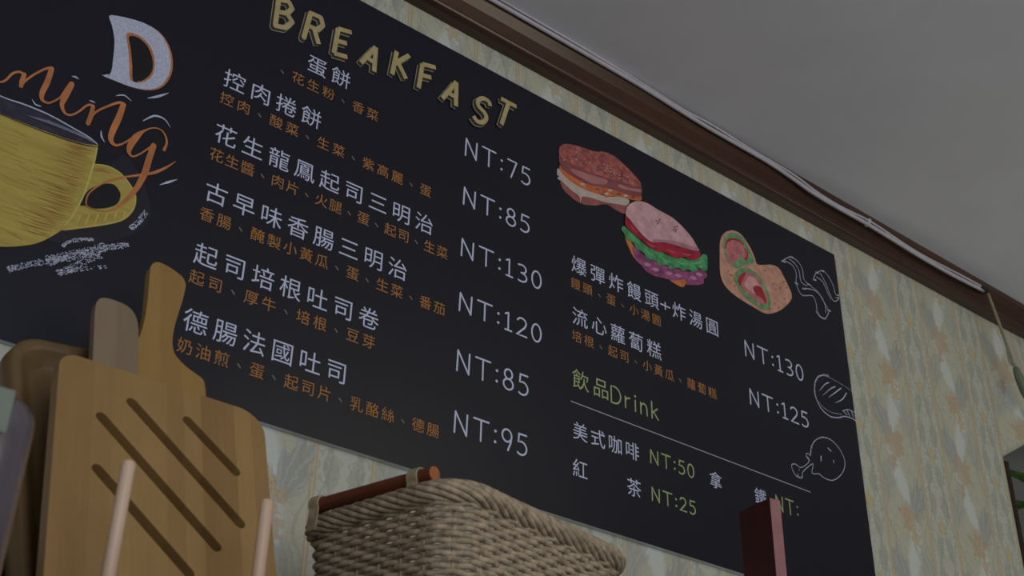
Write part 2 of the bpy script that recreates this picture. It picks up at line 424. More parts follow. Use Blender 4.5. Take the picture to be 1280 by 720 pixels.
# single-stroke rounded letters and digits, cap height 1
def arc(cx, cy, rx, ry, a0, a1, n=14): return [(cx + rx * math.cos(R(a0 + (a1 - a0) * i / n)), cy + ry * math.sin(R(a0 + (a1 - a0) * i / n))) for i in range(n + 1)]
LET = {
 'N': (0.62, [[(0, 0), (0.02, 1), (0.58, 0), (0.60, 1)]]),
 'T': (0.74, [[(0, 1), (0.74, 1)], [(0.37, 1), (0.37, 0)]]),
 ':': (0.10, [[(0.05, 0.72), (0.055, 0.72)], [(0.05, 0.2), (0.055, 0.2)]]),
 '0': (0.50, [arc(0.25, 0.5, 0.25, 0.5, 90, 450, 26)]),
 '1': (0.36, [[(0.02, 0.9), (0.18, 1), (0.18, 0)], [(0.02, 0), (0.36, 0)]]),
 '2': (0.50, [arc(0.24, 0.74, 0.24, 0.26, 160, -20, 12) + [(0.40, 0.50), (0.0, 0), (0.52, 0)]]),
 '3': (0.48, [[(0.02, 0.96)] + arc(0.2, 0.76, 0.24, 0.24, 90, -90, 12), arc(0.18, 0.26, 0.30, 0.26, 90, -120, 14)]),
 '5': (0.48, [[(0.46, 1), (0.08, 1), (0.05, 0.58)] + arc(0.2, 0.32, 0.28, 0.32, 100, -130, 14)]),
 '7': (0.50, [[(0, 1), (0.5, 1), (0.2, 0)]]),
 '8': (0.50, [arc(0.25, 0.76, 0.20, 0.24, -90, 270, 20), arc(0.25, 0.26, 0.25, 0.26, 90, 450, 22)]),
 '9': (0.48, [arc(0.24, 0.70, 0.24, 0.30, 0, 360, 20), [(0.48, 0.72), (0.44, 0.4), (0.30, 0)]]),
 'D': (0.60, [[(0, 0), (0, 1), (0.22, 1)] + arc(0.22, 0.5, 0.40, 0.5, 90, -90, 16) + [(0, 0)]]),
 'r': (0.30, [[(0, 0.68), (0, 0)], [(0, 0.42), (0.1, 0.6), (0.30, 0.66)]]),
 'i': (0.06, [[(0.03, 0.66), (0.03, 0)], [(0.03, 0.92), (0.032, 0.92)]]),
 'n': (0.42, [[(0, 0.68), (0, 0)], [(0, 0.44), (0.08, 0.6), (0.22, 0.68), (0.36, 0.6), (0.42, 0.42), (0.42, 0)]]),
 'k': (0.42, [[(0, 1), (0, 0)], [(0.38, 0.66), (0.0, 0.3)], [(0.12, 0.40), (0.42, 0)]]),
 '+': (0.5, [[(0, 0.42), (0.5, 0.42)], [(0.25, 0.67), (0.25, 0.17)]]),
}
_jit = [0]
def ribbon(mb, pts, wds, y, k=0, caps=True, nc=5):             # flat stroke in the board plane, round ends
    P = [Vector((a, b)) for a, b in pts]; n = len(P)
    if isinstance(wds, (int, float)): wds = [wds] * n
    _jit[0] = (_jit[0] + 1) % 16; y = y - 0.0000045 * _jit[0]
    L = []; Rr = []
    for i in range(n):
        t = (P[min(n - 1, i + 1)] - P[max(0, i - 1)])
        t = t.normalized() if t.length > 1e-9 else Vector((1, 0))
        nn = Vector((-t.y, t.x))
        s = 1.0
        if 0 < i < n - 1:
            t1 = (P[i] - P[i - 1]); 
            if t1.length > 1e-9:
                cc = abs(nn.dot(Vector((-t1.y, t1.x)).normalized())); s = 1 / max(cc, 0.45)
        L.append(P[i] + nn * wds[i] * 0.5 * s); Rr.append(P[i] - nn * wds[i] * 0.5 * s)
    o = len(mb.v)
    mb.v += [(q.x, y, q.y) for q in L] + [(q.x, y, q.y) for q in Rr]
    for i in range(n - 1): mb.f.append((o + n + i, o + n + i + 1, o + i + 1, o + i)); mb.mi.append(k)
    if caps:
        for e in (0, n - 1):
            o = len(mb.v); r = wds[e] * 0.5; m_ = nc * 2
            mb.v += [(P[e].x + r * math.cos(2 * PI * j / m_), y - (0.000002 if e else 0.000004), P[e].y + r * math.sin(2 * PI * j / m_)) for j in range(m_)]
            mb.f.append(tuple(range(o, o + m_))); mb.mi.append(k)
def disc(mb, c, rad, y, n=12):
    o = len(mb.v); mb.v += [(c[0] + rad * math.cos(2 * PI * j / n), y, c[1] + rad * math.sin(2 * PI * j / n)) for j in range(n)]
    mb.f.append(tuple(range(o, o + n))); mb.mi.append(0)
def letters(name, s, x0, x1, z, h, m, wd, gap=0.30):           # from x0 to x1, baseline z, cap height h
    tot = sum(LET[c][0] for c in s) + gap * (len(s) - 1)
    sc = (x1 - x0) / tot; mb = MB(); x = x0
    for c in s:
        a, strokes = LET[c]
        for st in strokes:
            dot = len(st) == 2 and abs(st[0][0] - st[1][0]) < 0.01 and abs(st[0][1] - st[1][1]) < 0.01
            pts = [(x + q[0] * sc, z + q[1] * h) for q in st]
            if len(st) == 3 or (len(st) == 4 and c == 'N'):
                for i in range(len(pts) - 1): ribbon(mb, pts[i:i + 2], wd, LY)
            elif dot: disc(mb, pts[0], wd * 0.78, LY)
            else: ribbon(mb, pts, wd, LY)
        x += (a + gap) * sc
    return onboard(mb.build(name, m))
def price(s, top, bot, right, m=P_white, wd=0.0036, k=1.0):
    a = at(*top); b = at(*bot); c = at(*right)
    letters('price_text', s, (a.x + b.x) / 2, c.x, b.z, (a.z - b.z) * k, m, wd)
price('NT:75', (582.5, 173), (581.7, 194), (662, 222))
price('NT:85', (580, 234), (579.5, 255), (661, 282))
price('NT:130', (577, 298), (577, 319.5), (676, 350))
price('NT:120', (575, 366), (574, 388), (676, 418))
price('NT:85', (572, 437.5), (571, 463), (659.5, 486))
price('NT:95', (569, 514), (567.5, 540), (658, 562))
price('NT:130', (930.7, 425.5), (932, 444.5), (1003.6, 470.5))
price('NT:125', (936.4, 485.8), (938.6, 505), (1010, 530))
price('NT:50', (812.7, 562), (813.5, 578.5), (867, 592), P_green, 0.0030)
price('NT:25', (814.5, 609), (815.5, 625.5), (869, 640), P_green, 0.0030)
price('NT:', (969.5, 619), (970.5, 637), (998, 645), P_green, 0.0030)
a = at(764, 499.5); c = at(822, 511)
letters('heading_text', 'Drink', a.x, c.x, a.z - 0.005, 0.0345, P_green, 0.0034, 0.34)
a = at(826, 388); c = at(837, 383)
letters('item_text', '+', a.x, c.x, Z(.8283) - 0.014, 0.031, P_white, 0.0034)
mb = MB(); ribbon(mb, [(at(713.7, 501).x, Z(.6418)), (at(1012.8, 615.5).x, Z(.6418))], 0.0022, LY); onboard(mb.build('divider_rule', P_line))

# ------------------------------------------------------------------ drawings printed on the board
PX = 0.00112
class Draw:
    def __init__(s, org=(0, 0), k=1.0): s.mb = MB(); s.mats = []; s.lay = 1; s.org = org; s.k = k
    def src(s, ox, oy, k): s.org = (ox, oy); s.k = k; return s
    def px(s, p): return B((s.org[0] + p[0] / s.k, s.org[1] + p[1] / s.k))
    def mi(s, m):
        if m not in s.mats: s.mats.append(m)
        return s.mats.index(m)
    def y(s): s.lay += 1; return -0.0003 - 0.00012 * s.lay
    def fill(s, pts, m, smooth=4, raw=False):
        P = [p if raw else s.px(p) for p in pts]
        if smooth: P = [(q.x, q.y) for q in catmull([(a, b) for a, b in P], smooth, True)]
        tri = tessellate_polygon([[Vector((a, b, 0)) for a, b in P]]); y = s.y()
        o = len(s.mb.v); s.mb.v += [(a, y, b) for a, b in P]; k = s.mi(m)
        for t in tri:
            A, Bq, Cq = [P[i] for i in t]
            if (Bq[0] - A[0]) * (Cq[1] - A[1]) - (Bq[1] - A[1]) * (Cq[0] - A[0]) < 0: t = t[::-1]
            s.mb.f.append(tuple(o + i for i in t)); s.mb.mi.append(k)
        return s
    def stroke(s, pts, wd, m, n=6, raw=False, same=False):      # wd: photo pixels, one or per point
        P = [p if raw else s.px(p) for p in pts]
        ws = [wd] * len(P) if isinstance(wd, (int, float)) else wd
        Q = catmull([(a, b, c) for (a, b), c in zip(P, ws)], n)
        y = (-0.0003 - 0.00012 * s.lay) if same else s.y()
        ribbon(s.mb, [(q.x, q.y) for q in Q], [max(0.1, q.z) * PX for q in Q], y, s.mi(m)); return s
    def flecks(s, pts, wd, n, m, size=1.0):                      # broken chalk marks scattered along a path
        P = [s.px(p) for p in pts]; Q = catmull([(a, b) for a, b in P], 10); y = s.y(); k = s.mi(m)
        for _ in range(n):
            i = random.randrange(len(Q) - 1); c = Q[i].lerp(Q[i + 1], random.random()); t = (Q[i + 1] - Q[i]).normalized(); nn = Vector((-t.y, t.x))
            c = c + nn * random.uniform(-0.5, 0.5) * wd * PX
            l = random.uniform(0.5, 1.8) * size * PX; h = random.uniform(0.3, 0.7) * size * PX
            an = random.uniform(-0.7, 0.7); t2 = t * math.cos(an) + nn * math.sin(an); n2 = Vector((-t2.y, t2.x))
            o = len(s.mb.v)
            for e, g in ((-1, -0.4), (0.1, -1), (1, 0.1), (0.3, 1), (-0.7, 0.7)):
                q = c + t2 * l * e + n2 * h * g; s.mb.v.append((q.x, y - 0.000004 * (_ % 24), q.y))
            s.mb.f.append(tuple(range(o, o + 5))); s.mb.mi.append(k)
        return s
    def done(s, name): return onboard(s.mb.build(name, s.mats))
def paint(name, r, g, b, var=0.15, scale=40, stretch=(1, 1, 1), k=1.0): return mat(name, C(r, g, b, k), 0.6, var, scale, stretch)

# yellow mug
Y1 = paint('mug_yellow', 130, 114, 54, 0.10, 30, (0.2, 1, 3)); Y2 = paint('mug_ochre', 116, 88, 42, 0.10, 40); Y3 = paint('mug_brown', 104, 70, 36, 0.1, 40)
Y4 = paint('mug_highlight', 144, 134, 74, 0.06, 40); K1 = paint('ink_black', 16, 15, 20, 0.1, 40); G1 = paint('inside_grey', 36, 34, 46, 0.2, 60); G2 = paint('glow_violet', 24, 22, 29, 0.1, 20)
d = Draw()
d.src(0, 0, 1).fill([(150, 196), (166, 206), (182, 236), (188, 270), (172, 290), (130, 304), (80, 304), (60, 296), (100, 250)], G2)
d.fill([(-190, 62), (-140, 62), (-60, 94), (0, 121), (30, 131.5), (60, 144), (90, 160.5), (110, 172), (122, 181), (119, 185), (100, 180), (50, 164), (0, 144), (-60, 124), (-140, 92)], G1)
body = [(-196, 66), (-140, 90), (-60, 121), (0, 142.5), (50, 162.5), (100, 179), (121, 182), (121.5, 184), (117.5, 205), (110, 230), (102, 251), (92.5, 269), (82, 283), (70, 292.5), (50, 303), (30, 307.5), (0, 308.7), (-50, 303), (-100, 283), (-150, 235), (-180, 160)]
hand = [(112, 207), (118.7, 205), (135, 207.5), (150, 216), (162.5, 230), (170, 245), (167.5, 262), (155, 275), (135, 281), (100, 286), (77, 288), (80, 278), (96, 262)]
d.fill(hand, Y1)
d.fill([(107, 242), (115, 235), (130, 230), (142, 231), (149.5, 240), (150, 248), (145, 256), (132, 260.5), (115, 261), (105, 257.5), (99, 256)], K1)
for i in range(16):
    t = i / 15; d.stroke([(100 + 60 * t - 6, 283 - 8 * t), (100 + 56 * t, 270 - 4 * t)], [0.4, 1.2], Y2 if i % 3 else Y4, 3, same=i > 0)
d.stroke([(117, 206), (135, 208.5), (150, 217), (161, 230), (168.5, 246), (166, 261), (154, 273.5), (134, 280), (100, 285), (78, 287)], [1, 1.6, 1.8, 1.6, 1.4, 1.4, 1.4, 1.6, 1.4, .6], Y4)
d.stroke([(118, 212), (128, 213), (138, 217)], [4, 5, 1], Y2)
d.fill(body, Y1, 4)
for i in range(64):                                              # brush streaks on the shaded side of the mug
    t = i / 63.0; yy = 186 + t * 112
    xr = 119 - max(0, yy - 200) * 0.31 - max(0, yy - 262) * 0.55
    ln = random.uniform(18, 52) + (14 if i % 3 == 0 else 0)
    a_, b_ = (max(2, xr - 6 - ln), yy - 4 - ln * 0.22), (xr - random.uniform(5, 14), yy - random.uniform(1, 3))
    d.stroke([a_, ((a_[0] + b_[0]) / 2, (a_[1] + b_[1]) / 2 + 0.8), b_], [0.2, random.uniform(0.9, 1.9), 0.5], random.choice((Y2, Y2, Y3)), 3, same=i > 0)
for i in range(26):
    yy = 150 + i * 5.6; x0_ = random.uniform(-8, 22)
    d.stroke([(x0_, yy), (x0_ + random.uniform(14, 40), yy + 10)], [0.3, 0.9], random.choice((Y4, Y2)), 3, same=i > 0)
d.stroke([(120.5, 186), (116.5, 205), (109, 230), (101, 251), (91, 269), (80, 283)], [2.4, 2.6, 2.2, 2, 1.8, 1], Y4)
d.stroke([(-140, 91), (-60, 122), (0, 143.5), (50, 164), (100, 180.5), (120, 184)], [1.2, 1.2, 1.2, 1.4, 1.6, 1], K1)
G3 = paint('inside_sheen', 84, 84, 100, 0.15, 60)
for i in range(16):
    t = i / 15; d.stroke([(30 + 30 * t, 137 + 14 * t + 7 * (1 - t)), (76 + 30 * t, 156 + 15 * t + 5 * (1 - t)), (104 + 14 * t, 170 + 10 * t + 3 * (1 - t))], [0.2, 1.0, 0.4], G3, 3, same=i > 0)
d.stroke([(-190, 58), (-140, 61), (-60, 93), (0, 121), (30, 131.5), (60, 144), (90, 160.5), (110, 172), (121, 181)], [1.2, 1.4, 1.6, 1.6, 2.2, 2, 2, 1.8, 1.4], P_chalk)
d.done('mug_drawing')

# orange script lettering, "...ning" of the greeting
O1 = paint('script_orange', 138, 85, 50, 0.12, 30)
d = Draw().src(0, 80, 4)
d.stroke([(-40, 70), (0, 90), (30, 80), (60, 50), (90, 40), (108, 45), (122, 58)], [3, 2.6, 3, 3.2, 3.4, 4, 4], O1)
d.stroke([(122, 52), (110, 85), (104, 112)], [5, 6.4, 5.4], O1)
d.stroke([(104, 110), (135, 78), (180, 48), (225, 26), (252, 22)], [2.6, 3, 3, 3.4, 5], O1)
d.stroke([(258, 24), (236, 90), (210, 145), (210, 180), (240, 196), (275, 184), (305, 166)], [6.5, 7.6, 7, 5, 3, 2.4, 2.6], O1)
d.stroke([(300, 172), (330, 130), (358, 100)], [3, 4.4, 7], O1)
d.stroke([(358, 104), (325, 165), (308, 205), (322, 245), (352, 257), (392, 240), (428, 212), (452, 206), (464, 222)], [7, 8, 6, 4, 3, 2.6, 3, 3.6, 4], O1)
d.stroke([(464, 212), (455, 255), (438, 300)], [5, 6.6, 6], O1)
d.stroke([(438, 298), (475, 245), (540, 212), (595, 195), (620, 205)], [2.6, 3, 3.2, 4, 5], O1)
d.stroke([(615, 205), (592, 270), (560, 340), (552, 382), (575, 408), (612, 400), (655, 374)], [7.4, 9, 8.6, 7, 4, 2.6, 2.4], O1)
d.stroke([(818, 432), (832, 390), (812, 340), (770, 322), (720, 336), (680, 366), (652, 405), (642, 440), (658, 464), (692, 455), (735, 428), (768, 408)], [4.4, 3, 2.2, 2, 3.2, 9, 9, 6, 3, 2.4, 2.6, 4], O1)
d.stroke([(766, 410), (742, 480), (718, 555), (672, 635), (620, 690), (570, 724), (525, 740)], [8, 9, 9, 7, 4.6, 3, 1.2], O1)
d.stroke([(525, 740), (450, 722), (428, 700), (442, 650), (500, 606), (580, 575), (680, 560), (760, 548), (820, 524), (876, 490)], [1, 1.4, 2, 1.8, 2, 2.4, 3.4, 4.2, 3.6, .8], O1)
d.done('script_lettering')

# white block letters of the greeting with orange shading
d = Draw()
Dout = [(127, 94), (141, 100), (160, 107.5), (180, 112), (196, 110), (207, 101), (213, 86), (212, 66), (203, 46), (188, 33), (168, 25), (146, 20), (136, 20), (139, 30), (143, 50), (141, 75), (138, 92)]
d.fill([(a + 2.6, b + 1.2) for a, b in Dout], O1, 2).fill(Dout, P_chalk, 2)
d.fill([(163, 100), (161.5, 82), (160, 60), (158, 42), (172, 44), (186, 56), (192.5, 72), (192.5, 88), (187, 98), (175, 104)], O1, 3)
d.fill([(166, 101), (165, 82), (163, 60), (161, 46), (172, 47), (184, 58), (190, 73), (190.5, 87), (185, 96), (175, 102)], K1, 3)
d.flecks([(174, 104), (190, 98), (194, 84)], 5, 40, P_chalk, 0.9)
d.flecks([(132, 88), (136, 94)], 4, 14, K1, 1.2)
d.done('block_lettering')

# small chalk accents around the lettering, and the scribble under the mug
d = Draw().src(0, 80, 4)
for p, wd in (([(360, 62), (378, 66), (392, 76)], [1, 2.6, .8]), ([(448, 184), (460, 188), (474, 194)], [1, 2.2, 1]), ([(580, 160), (620, 158), (655, 186)], [1, 2, .8]),
              ([(738, 172), (790, 163), (842, 146)], [1, 3.6, .6]), ([(714, 286), (770, 261), (820, 277), (850, 318)], [1, 3, 2, .6]), ([(160, 180), (176, 204), (202, 213)], [.8, 2, 1.6]),
              ([(504, 335), (506, 365), (521, 392)], [.8, 2.4, .8]), ([(798, 606), (842, 592), (884, 579)], [.8, 3.4, .6])):
    d.stroke(p, wd, P_chalk)
d.src(0, 240, 4)
d.flecks([(652, 186), (690, 152), (728, 100)], 7, 130, P_chalk)
d.flecks([(312, 274), (350, 248), (410, 240), (470, 240)], 4.5, 130, P_chalk)
d.flecks([(40, 390), (140, 365), (280, 340), (420, 305), (540, 280), (640, 268)], 8, 420, P_chalk)
d.flecks([(230, 348), (380, 315), (530, 275)], 13, 260, P_chalk)
d.flecks([(286, 410), (350, 385), (420, 350), (500, 318)], 9, 200, P_chalk)
d.flecks([(330, 402), (430, 385), (530, 374)], 5, 70, P_chalk)
d.done('chalk_accents')

# khaki block title with extruded sides
T1 = paint('title_khaki', 132, 119, 84, 0.08, 60); T2 = paint('title_shadow', 36, 32, 28, 0.1, 60); T3 = paint('title_line', 104, 96, 76, 0.1, 60)
BL = {'B': [[(0, 0), (0, 1), (.35, 1), (.5, .77), (.35, .54), (0, .54)], [(.35, .54), (.56, .27), (.35, 0), (0, 0)]], 'R': [[(0, 0), (0, 1), (.38, 1), (.52, .75), (.38, .5), (0, .5)], [(.25, .5), (.55, 0)]],
      'E': [[(.5, 1), (0, 1), (0, 0), (.5, 0)], [(0, .52), (.4, .52)]], 'A': [[(0, 0), (.3, 1), (.6, 0)], [(.12, .36), (.48, .36)]], 'K': [[(0, 0), (0, 1)], [(.5, 1), (0, .45)], [(.14, .56), (.55, 0)]],
      'F': [[(.5, 1), (0, 1), (0, 0)], [(0, .55), (.4, .55)]], 'S': [[(.52, .82), (.42, .97), (.2, 1), (.04, .84), (.1, .62), (.38, .46), (.5, .28), (.42, .06), (.2, 0), (.02, .14)]], 'T': [[(0, 1), (.64, 1)], [(.32, 1), (.32, 0)]]}
d = Draw()
for ch, cx, cy, h, rot in (('B', 356, 18, 40, 12), ('R', 393, 36, 40, 24), ('E', 428, 54, 38, 16), ('A', 464, 72, 36, 34), ('K', 501, 82, 36, 18), ('F', 533, 98, 37, 15), ('A', 565, 116, 35, 30), ('S', 601, 139, 37, 24), ('T', 630, 143, 37, 28)):
    for lay, m_, wdx in ((0, T3, 2.2), (1, T2, 0.4), (2, T1, 0)):
        first = True
        for st in BL[ch]:
            w0 = max(q[0] for s_ in BL[ch] for q in s_)
            pts = []
            for q in st:
                lx = (q[0] - w0 / 2) * h * 0.92; ly = -(q[1] - 0.5) * h * 0.84
                c_, s_ = math.cos(R(rot)), math.sin(R(rot))
                ox, oy = ((-3.4, 2.6), (-2.8, 2.2), (0, 0))[lay]
                pts.append((cx + lx * c_ - ly * s_ * 0.62 + ox, cy + lx * s_ + ly * c_ + oy))
            if ch == 'S': pts = [(q.x, q.y) for q in catmull(pts, 5)]
            P = [B(p) for p in pts]; y = d.y() if first else y_
            y_ = y; first = False
            for i in range(len(P) - 1):
                if ch == 'S':
                    ribbon(d.mb, P, (8.6 + wdx) * PX, y, d.mi(m_), caps=False); break
                ribbon(d.mb, P[i:i + 2], (8.6 + wdx) * PX, y, d.mi(m_), caps=ch in 'BR' and len(st) > 2, nc=4)
d.done('title_lettering')

# sandwich with salami-red bread
d = Draw().src(680, 160, 4.5)
A1 = paint('bread_red', 124, 67, 64, 0.28, 75); A2 = paint('bread_crust', 100, 54, 55, 0.12, 30); A3 = paint('cheese_orange', 146, 78, 48, 0.22, 60); A4 = paint('cream', 140, 128, 120, 0.1, 40); A5 = paint('bread_under', 112, 62, 60, 0.15, 40); A6 = paint('pink_light', 128, 84, 84, 0.1, 40)
d.fill([(92, 300), (150, 345), (210, 380), (280, 395), (340, 412), (410, 425), (465, 428), (458, 482), (400, 460), (350, 430), (290, 436), (220, 430), (160, 396), (108, 345)], A5)
d.fill([(76, 228), (95, 243), (120, 275), (180, 315), (240, 345), (300, 370), (360, 388), (430, 386), (478, 408), (462, 436), (410, 428), (340, 418), (280, 398), (215, 386), (205, 420), (196, 384), (150, 348), (100, 302), (74, 284), (84, 272), (72, 262)], A4)
d.fill([(90, 213), (140, 250), (210, 295), (280, 320), (350, 330), (400, 346), (470, 368), (541, 378), (541, 410), (480, 402), (430, 388), (390, 384), (345, 392), (330, 375), (300, 372), (240, 352), (180, 322), (120, 277), (90, 240)], A3)
for x, y in ((300, 345), (370, 352), (420, 372), (500, 392), (350, 372), (215, 318), (455, 384)): d.fill([(x - 14, y), (x, y - 8), (x + 14, y), (x, y + 7)], A4 if x % 20 else A2)
d.fill([(86, 150), (150, 195), (220, 225), (300, 258), (380, 282), (440, 298), (500, 322), (541, 318), (541, 384), (470, 374), (400, 352), (350, 337), (280, 327), (210, 302), (140, 257), (90, 215)], A2)
d.fill([(150, 232), (220, 252), (290, 275), (352, 296), (340, 318), (280, 316), (215, 288), (165, 258)], A6)
d.fill([(420, 318), (470, 336), (536, 348), (536, 362), (470, 352), (420, 336)], A6)
d.fill([(80, 140), (88, 106), (120, 92), (170, 100), (220, 114), (280, 134), (332, 136), (390, 160), (450, 212), (500, 262), (524, 290), (541, 320), (500, 332), (440, 308), (380, 292), (300, 268), (220, 238), (150, 206), (92, 165)], A1)
for _ in range(120):
    t = random.random(); u = random.random(); x = 100 + 400 * t; y = 108 + 90 * t + 95 * t * t + (u * 78) * (1 - 0.55 * t) + 6
    d.fill([(x - 5, y), (x, y - 3), (x + 6, y), (x, y + 4)], random.choice((A6, A4, A2, A6)) if random.random() < .6 else A2, 0); d.lay -= 1
d.lay += 2
d.done('red_sandwich_drawing')

# sandwich with lettuce and cabbage
d = Draw().src(760, 230, 4.235)
H1 = paint('bread_pink', 150, 116, 120, 0.12, 45); H2 = paint('bread_shade', 128, 92, 98, 0.12, 45); H3 = paint('tomato', 118, 26, 42, 0.22, 40); H4 = paint('lettuce', 54, 112, 72, 0.28, 55); H5 = paint('cabbage', 108, 54, 86, 0.28, 55); H6 = paint('carrot', 150, 86, 46, 0.15, 40); H7 = paint('lettuce_light', 88, 136, 100, 0.1, 50); H8 = paint('seed_dark', 84, 54, 60, 0.1, 50); H9 = paint('tomato_light', 142, 62, 74, .1, 50)
d.fill([(90, 285), (100, 278), (130, 320), (160, 370), (190, 430), (150, 408), (115, 350)], H6)
d.fill([(320, 500), (360, 498), (412, 505), (398, 546), (350, 527)], H6)
d.fill([(130, 330), (190, 378), (230, 402), (290, 428), (340, 444), (390, 455), (440, 465), (480, 452), (516, 468), (522, 492), (505, 505), (500, 530), (440, 536), (412, 532), (405, 505), (350, 512), (300, 500), (240, 486), (200, 462), (175, 430), (145, 400)], H5)
for x, y in ((250, 455), (320, 475), (370, 488), (450, 500), (205, 430), (480, 482)): d.fill([(x - 20, y - 6), (x, y - 12), (x + 20, y + 2), (x, y + 9)], paint('cabbage_light', 140, 92, 120, .1, 50) if x == 250 else bpy.data.materials['cabbage_light'])
d.fill([(68, 238), (84, 226), (120, 258), (170, 302), (220, 342), (280, 362), (330, 384), (390, 392), (430, 402), (480, 392), (500, 373), (522, 386), (522, 455), (502, 462), (480, 448), (455, 470), (425, 455), (395, 462), (370, 445), (330, 452), (310, 430), (270, 432), (250, 408), (205, 402), (190, 370), (150, 345), (130, 312), (100, 295), (80, 262)], H4)
for a_, b_ in (((110, 262), (165, 320)), ((190, 345), (250, 388)), ((270, 385), (340, 420)), ((350, 405), (420, 430)), ((430, 425), (505, 405)), ((210, 380), (230, 395)), ((470, 430), (500, 440))): d.stroke([a_, ((a_[0] + b_[0]) / 2, (a_[1] + b_[1]) / 2 + 6), b_], [.6, 2.6, .6], H7)
d.fill([(86, 182), (92, 170), (112, 192), (150, 240), (200, 290), (240, 308), (300, 306), (360, 320), (420, 340), (472, 355), (486, 378), (470, 400), (430, 405), (400, 388), (375, 396), (335, 388), (300, 366), (265, 362), (220, 342), (175, 302), (125, 260), (90, 222)], H3)
for a_, b_ in (((200, 312), (250, 335)), ((300, 345), (350, 365)), ((385, 368), (440, 378)), ((110, 215), (150, 260))): d.stroke([a_, ((a_[0] + b_[0]) / 2, (a_[1] + b_[1]) / 2 + 5), b_], [.6, 3, .6], H9)
d.fill([(88, 165), (94, 130), (112, 108), (150, 94), (200, 104), (260, 140), (330, 178), (390, 230), (440, 290), (470, 342), (474, 358), (420, 348), (350, 326), (290, 312), (235, 312), (200, 294), (150, 242), (112, 192)], H1)
d.fill([(235, 296), (300, 300), (360, 308), (430, 330), (468, 340), (474, 358), (420, 348), (350, 326), (290, 312), (238, 312)], H2)
for x, y in ((250, 198), (262, 204), (268, 192), (256, 214), (345, 232), (352, 244), (340, 246), (358, 228), (350, 256)): d.fill([(x - 5, y), (x, y - 4), (x + 5, y), (x, y + 5)], H8)
d.done('lettuce_sandwich_drawing')

# cut wrap roll
d = Draw().src(880, 280, 4)
W1 = paint('tortilla', 146, 108, 92, 0.14, 45); W2 = paint('wrap_green', 80, 112, 78, 0.2, 60); W3 = paint('wrap_pink', 140, 82, 86, 0.16, 60); W4 = paint('wrap_red', 120, 34, 38, 0.2, 60); W5 = paint('tortilla_fleck', 118, 62, 52, 0.1, 60); W6 = paint('wrap_lightpink', 156, 112, 112, .1, 60)
d.fill([(78, 150), (80, 85), (100, 46), (140, 32), (182, 50), (220, 100), (250, 160), (268, 203), (330, 204), (372, 220), (402, 272), (437, 350), (430, 386), (390, 426), (340, 447), (300, 446), (250, 418), (190, 382), (140, 346), (100, 302), (80, 242)], W1)
d.fill([(94, 95), (118, 52), (150, 44), (186, 64), (216, 110), (242, 160), (247, 195), (205, 206), (165, 224), (130, 205), (105, 160)], W2)
d.fill([(107, 130), (116, 88), (150, 76), (190, 95), (215, 140), (217, 180), (185, 180), (165, 205), (140, 200), (120, 182)], W3)
d.stroke([(106, 122), (116, 86), (150, 76), (186, 92), (196, 108)], [3, 4.4, 4.6, 4, 2], W4)
d.stroke([(202, 120), (216, 150), (208, 175), (200, 174)], [2, 4, 4, 2], W4)
d.fill([(150, 190), (172, 176), (185, 150), (195, 185), (220, 195), (170, 215)], W2)
d.fill([(122, 120), (150, 98), (180, 110), (190, 140), (160, 165), (132, 160)], W3)
d.fill([(148, 272), (166, 232), (200, 220), (250, 238), (292, 288), (322, 350), (331, 402), (312, 432), (268, 414), (218, 378), (175, 330)], W2)
d.fill([(168, 280), (188, 246), (228, 244), (270, 278), (302, 340), (315, 396), (280, 400), (238, 372), (196, 330)], W3)
d.fill([(200, 300), (225, 262), (258, 282), (285, 330), (262, 352), (230, 340)], W6)
d.fill([(168, 292), (170, 270), (186, 250), (206, 246), (190, 282), (180, 312)], W4)
d.fill([(242, 318), (262, 310), (284, 322), (306, 372), (308, 402), (286, 372), (258, 356)], W4)
d.stroke([(215, 345), (232, 362), (246, 384)], [1, 2.4, 1], W2).stroke([(230, 335), (250, 362), (264, 392)], [1, 2, 1], W2)
for x, y in ((130, 255), (120, 235), (135, 258), (356, 328), (400, 375), (380, 320), (300, 235), (345, 300), (410, 320), (150, 310), (395, 290), (350, 400), (370, 420), (325, 425)): d.fill([(x - 4, y), (x, y - 3), (x + 4, y), (x, y + 4)], W5)
d.done('wrap_drawing')

# chalk outline drawings at the right end of the board
def chalk(d, pts, wd=1.7, rough=16):
    d.stroke(pts, wd, P_chalk); d.flecks(pts, wd * 1.6, rough, P_chalk, 0.8)
d = Draw().src(880, 280, 4)
for p in ([(386, 188), (430, 165), (466, 186), (490, 225), (500, 280), (532, 308)], [(400, 184), (440, 206), (460, 250), (460, 300), (488, 355), (540, 360), (560, 402), (566, 440), (598, 476), (622, 436), (592, 382), (568, 345), (530, 326), (488, 325)],
          [(424, 176), (455, 202), (474, 240), (484, 290), (512, 310)], [(543, 282), (556, 250), (586, 235), (612, 252), (640, 300), (656, 352), (672, 356)], [(578, 246), (602, 290), (622, 340), (646, 386), (668, 378), (672, 352)],
          [(558, 266), (590, 290), (615, 345), (632, 378)], [(530, 312), (570, 346), (600, 400), (605, 446)], [(555, 436), (576, 466), (600, 476)]): chalk(d, p, 1.5, 26)
for x, y in ((395, 190), (432, 168), (458, 300), (520, 305), (620, 435), (596, 472), (560, 245), (548, 280), (588, 238), (660, 372), (495, 326)): d.flecks([(x - 8, y - 2), (x + 8, y + 3)], 4, 22, P_chalk, 1.1)
d.done('bacon_drawing')
d = Draw().src(860, 440, 3.6)
